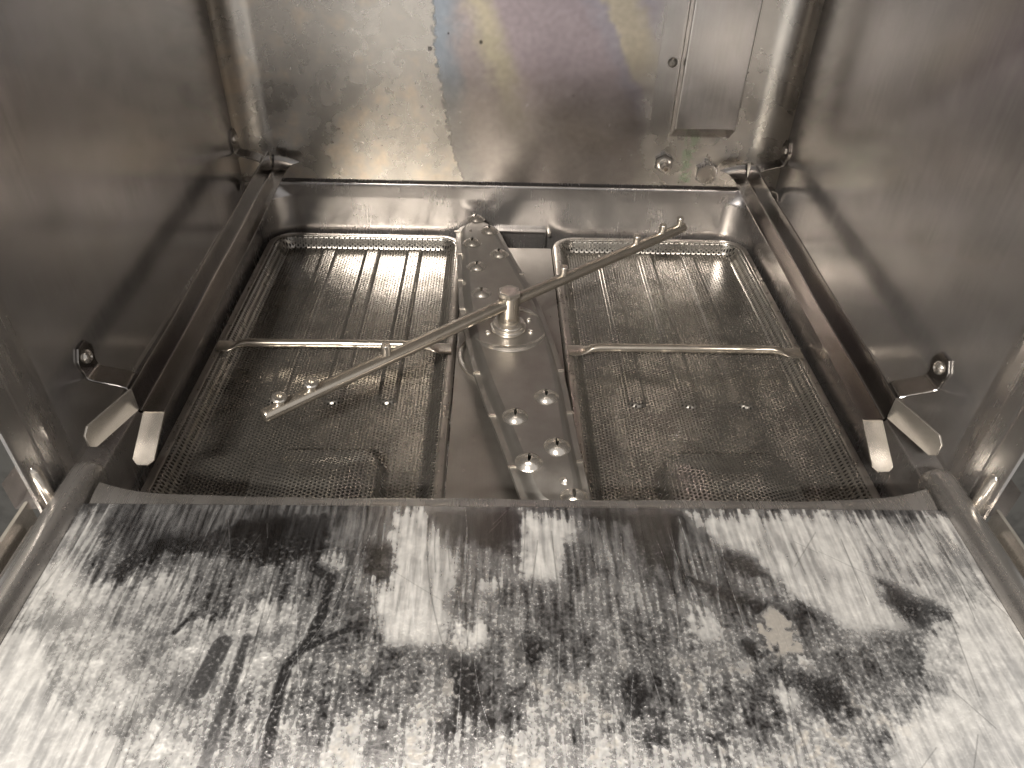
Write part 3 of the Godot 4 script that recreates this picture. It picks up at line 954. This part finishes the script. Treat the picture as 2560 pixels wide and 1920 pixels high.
# ---------- fittings on the back wall ----------
func build_fittings() -> void:
	var t := thing("sensor_cover", "tall shallow steel box cover screwed to the back wall, with a slanted lower end", "cover", Vector3(0.192, 0.11, 0.0))
	var D := 0.0185
	var x0 := 0.1622
	var x1 := 0.2245
	var a := [Vector3(x0, 0.1115, 0.0004), Vector3(x1, 0.1110, 0.0004), Vector3(x1 - 0.001, 0.1262, D), Vector3(x0 + 0.001, 0.1258, D)]
	var rings := []
	for y in [0.0, 1.0]:
		var r := PackedVector3Array()
		var yy := 0.36
		var pts := [Vector3(x0, a[0].y, 0.0004), Vector3(x0, a[3].y - 0.002, D - 0.0022), Vector3(x0 + 0.0006, a[3].y - 0.0005, D - 0.0007), Vector3(x0 + 0.002, a[3].y, D), Vector3(x1 - 0.002, a[2].y, D), Vector3(x1 - 0.0006, a[2].y - 0.0005, D - 0.0007), Vector3(x1, a[2].y - 0.002, D - 0.0022), Vector3(x1, a[1].y, 0.0004)]
		for p in pts: r.append(p if y == 0.0 else Vector3(p.x, yy, p.z))
		rings.append(r)
	loft(rings, true, true, true)
	finish("box_body", M.cover, t, 30.0)
	# fixing flange along its left side
	plate(Vector3(0.1510, 0.238, 0.0010), Basis(Vector3.RIGHT, Vector3.UP, Vector3.BACK), rrect(0.0108, 0.1250, 0.007, 6), 0.0012)
	finish("fixing_flange", M.cover, t)
	lathe(Vector3(0.1540, 0.1842, 0.0016), Vector3.BACK, [[0.0046, 0.0], [0.0046, 0.0014], [0.0038, 0.0030], [0.0024, 0.0036], [0.0018, 0.0028], [0.0002, 0.0028]], 20)
	finish("screw", M.arm, t)
	var nz := thing("hose_fitting", "small hexagon nut with a threaded spout on the back wall", "fitting", Vector3(0.160, 0.0844, 0.0))
	lathe(Vector3(0.160, 0.0844, 0.0002), Vector3.BACK, [[0.0104, 0.0], [0.0104, 0.0046], [0.0094, 0.0058], [0.0064, 0.0060]], 6, -0.588)
	finish("nut", M.sheet, nz, 20.0)
	lathe(Vector3(0.160, 0.0844, 0.0056), Vector3(0, -0.06, 1), [[0.0066, 0.0], [0.0066, 0.0022], [0.0052, 0.0026], [0.0052, 0.0048], [0.0045, 0.0052], [0.0045, 0.0130], [0.0036, 0.0140], [0.0021, 0.0140], [0.0021, 0.0060]], 24)
	finish("spout", M.bright, nz, 30.0)
	var pg := thing("hexagon_plug", "large plain hexagon bolt head on the back wall near the right rail", "plug", Vector3(0.2068, 0.0747, 0.0))
	lathe(Vector3(0.2068, 0.0747, 0.0002), Vector3.BACK, [[0.0128, 0.0], [0.0128, 0.0006], [0.0128, 0.0072], [0.0116, 0.0084], [0.0100, 0.0086]], 6, -0.588)
	finish("bolt_head", M.sheet, pg, 20.0)
	lathe(Vector3(0.2068, 0.0747, 0.0082), Vector3.BACK, [[0.0100, 0.0], [0.0098, 0.0007], [0.0090, 0.0009]], 32)
	finish("bolt_face", M.rim, pg, 30.0)

# ---------- lamps of the room ----------
func lamp(at: Vector3, look: Vector3, size: Vector2, energy: float, label: String) -> void:
	var l := AreaLight3D.new()
	l.name = numbered("tube_light")
	add_child(l)
	l.area_size = size
	l.light_energy = energy
	l.light_color = Color(1.0, 0.975, 0.935)
	l.shadow_enabled = true
	l.position = at
	l.look_at_from_position(at, look, Vector3(0, 0.1, -1))

func _ready() -> void:
	# camera, surroundings, light, exposure
	var cam := Camera3D.new()
	cam.name = "camera"
	add_child(cam)
	cam.position = Vector3(-0.0173, 0.3846, 0.7597)
	cam.rotation_degrees = Vector3(-38.4046, -1.9475, 1.9225)
	cam.fov = 54.58
	cam.near = 0.01
	cam.far = 20.0
	cam.current = true
	var we := WorldEnvironment.new()
	we.name = "room_air"
	var env := Environment.new()
	env.background_mode = Environment.BG_COLOR
	env.background_color = Color(0.59, 0.585, 0.58)
	env.tonemap_mode = Environment.TONE_MAPPER_LINEAR
	env.tonemap_exposure = 1.5
	env.sdfgi_enabled = true
	env.ssao_enabled = true
	env.ssil_enabled = true
	we.environment = env
	add_child(we)
	lamp(Vector3(-0.15, 1.75, 0.74), Vector3(-0.15, 0.0, 0.62), Vector2(1.2, 0.05), 2.0, "")
	lamp(Vector3(-0.62, 1.83, 2.47), Vector3(0, 0.2, 0.3), Vector2(0.5, 0.06), 8.0, "")

	make_textures()
	make_materials()
	build_chamber()
	build_door()
	build_beam()
	build_tray(-1.0)
	build_tray(1.0)
	build_rail(-1.0)
	build_rail(1.0)
	build_wash_arm()
	build_rinse_arm()
	build_fittings()
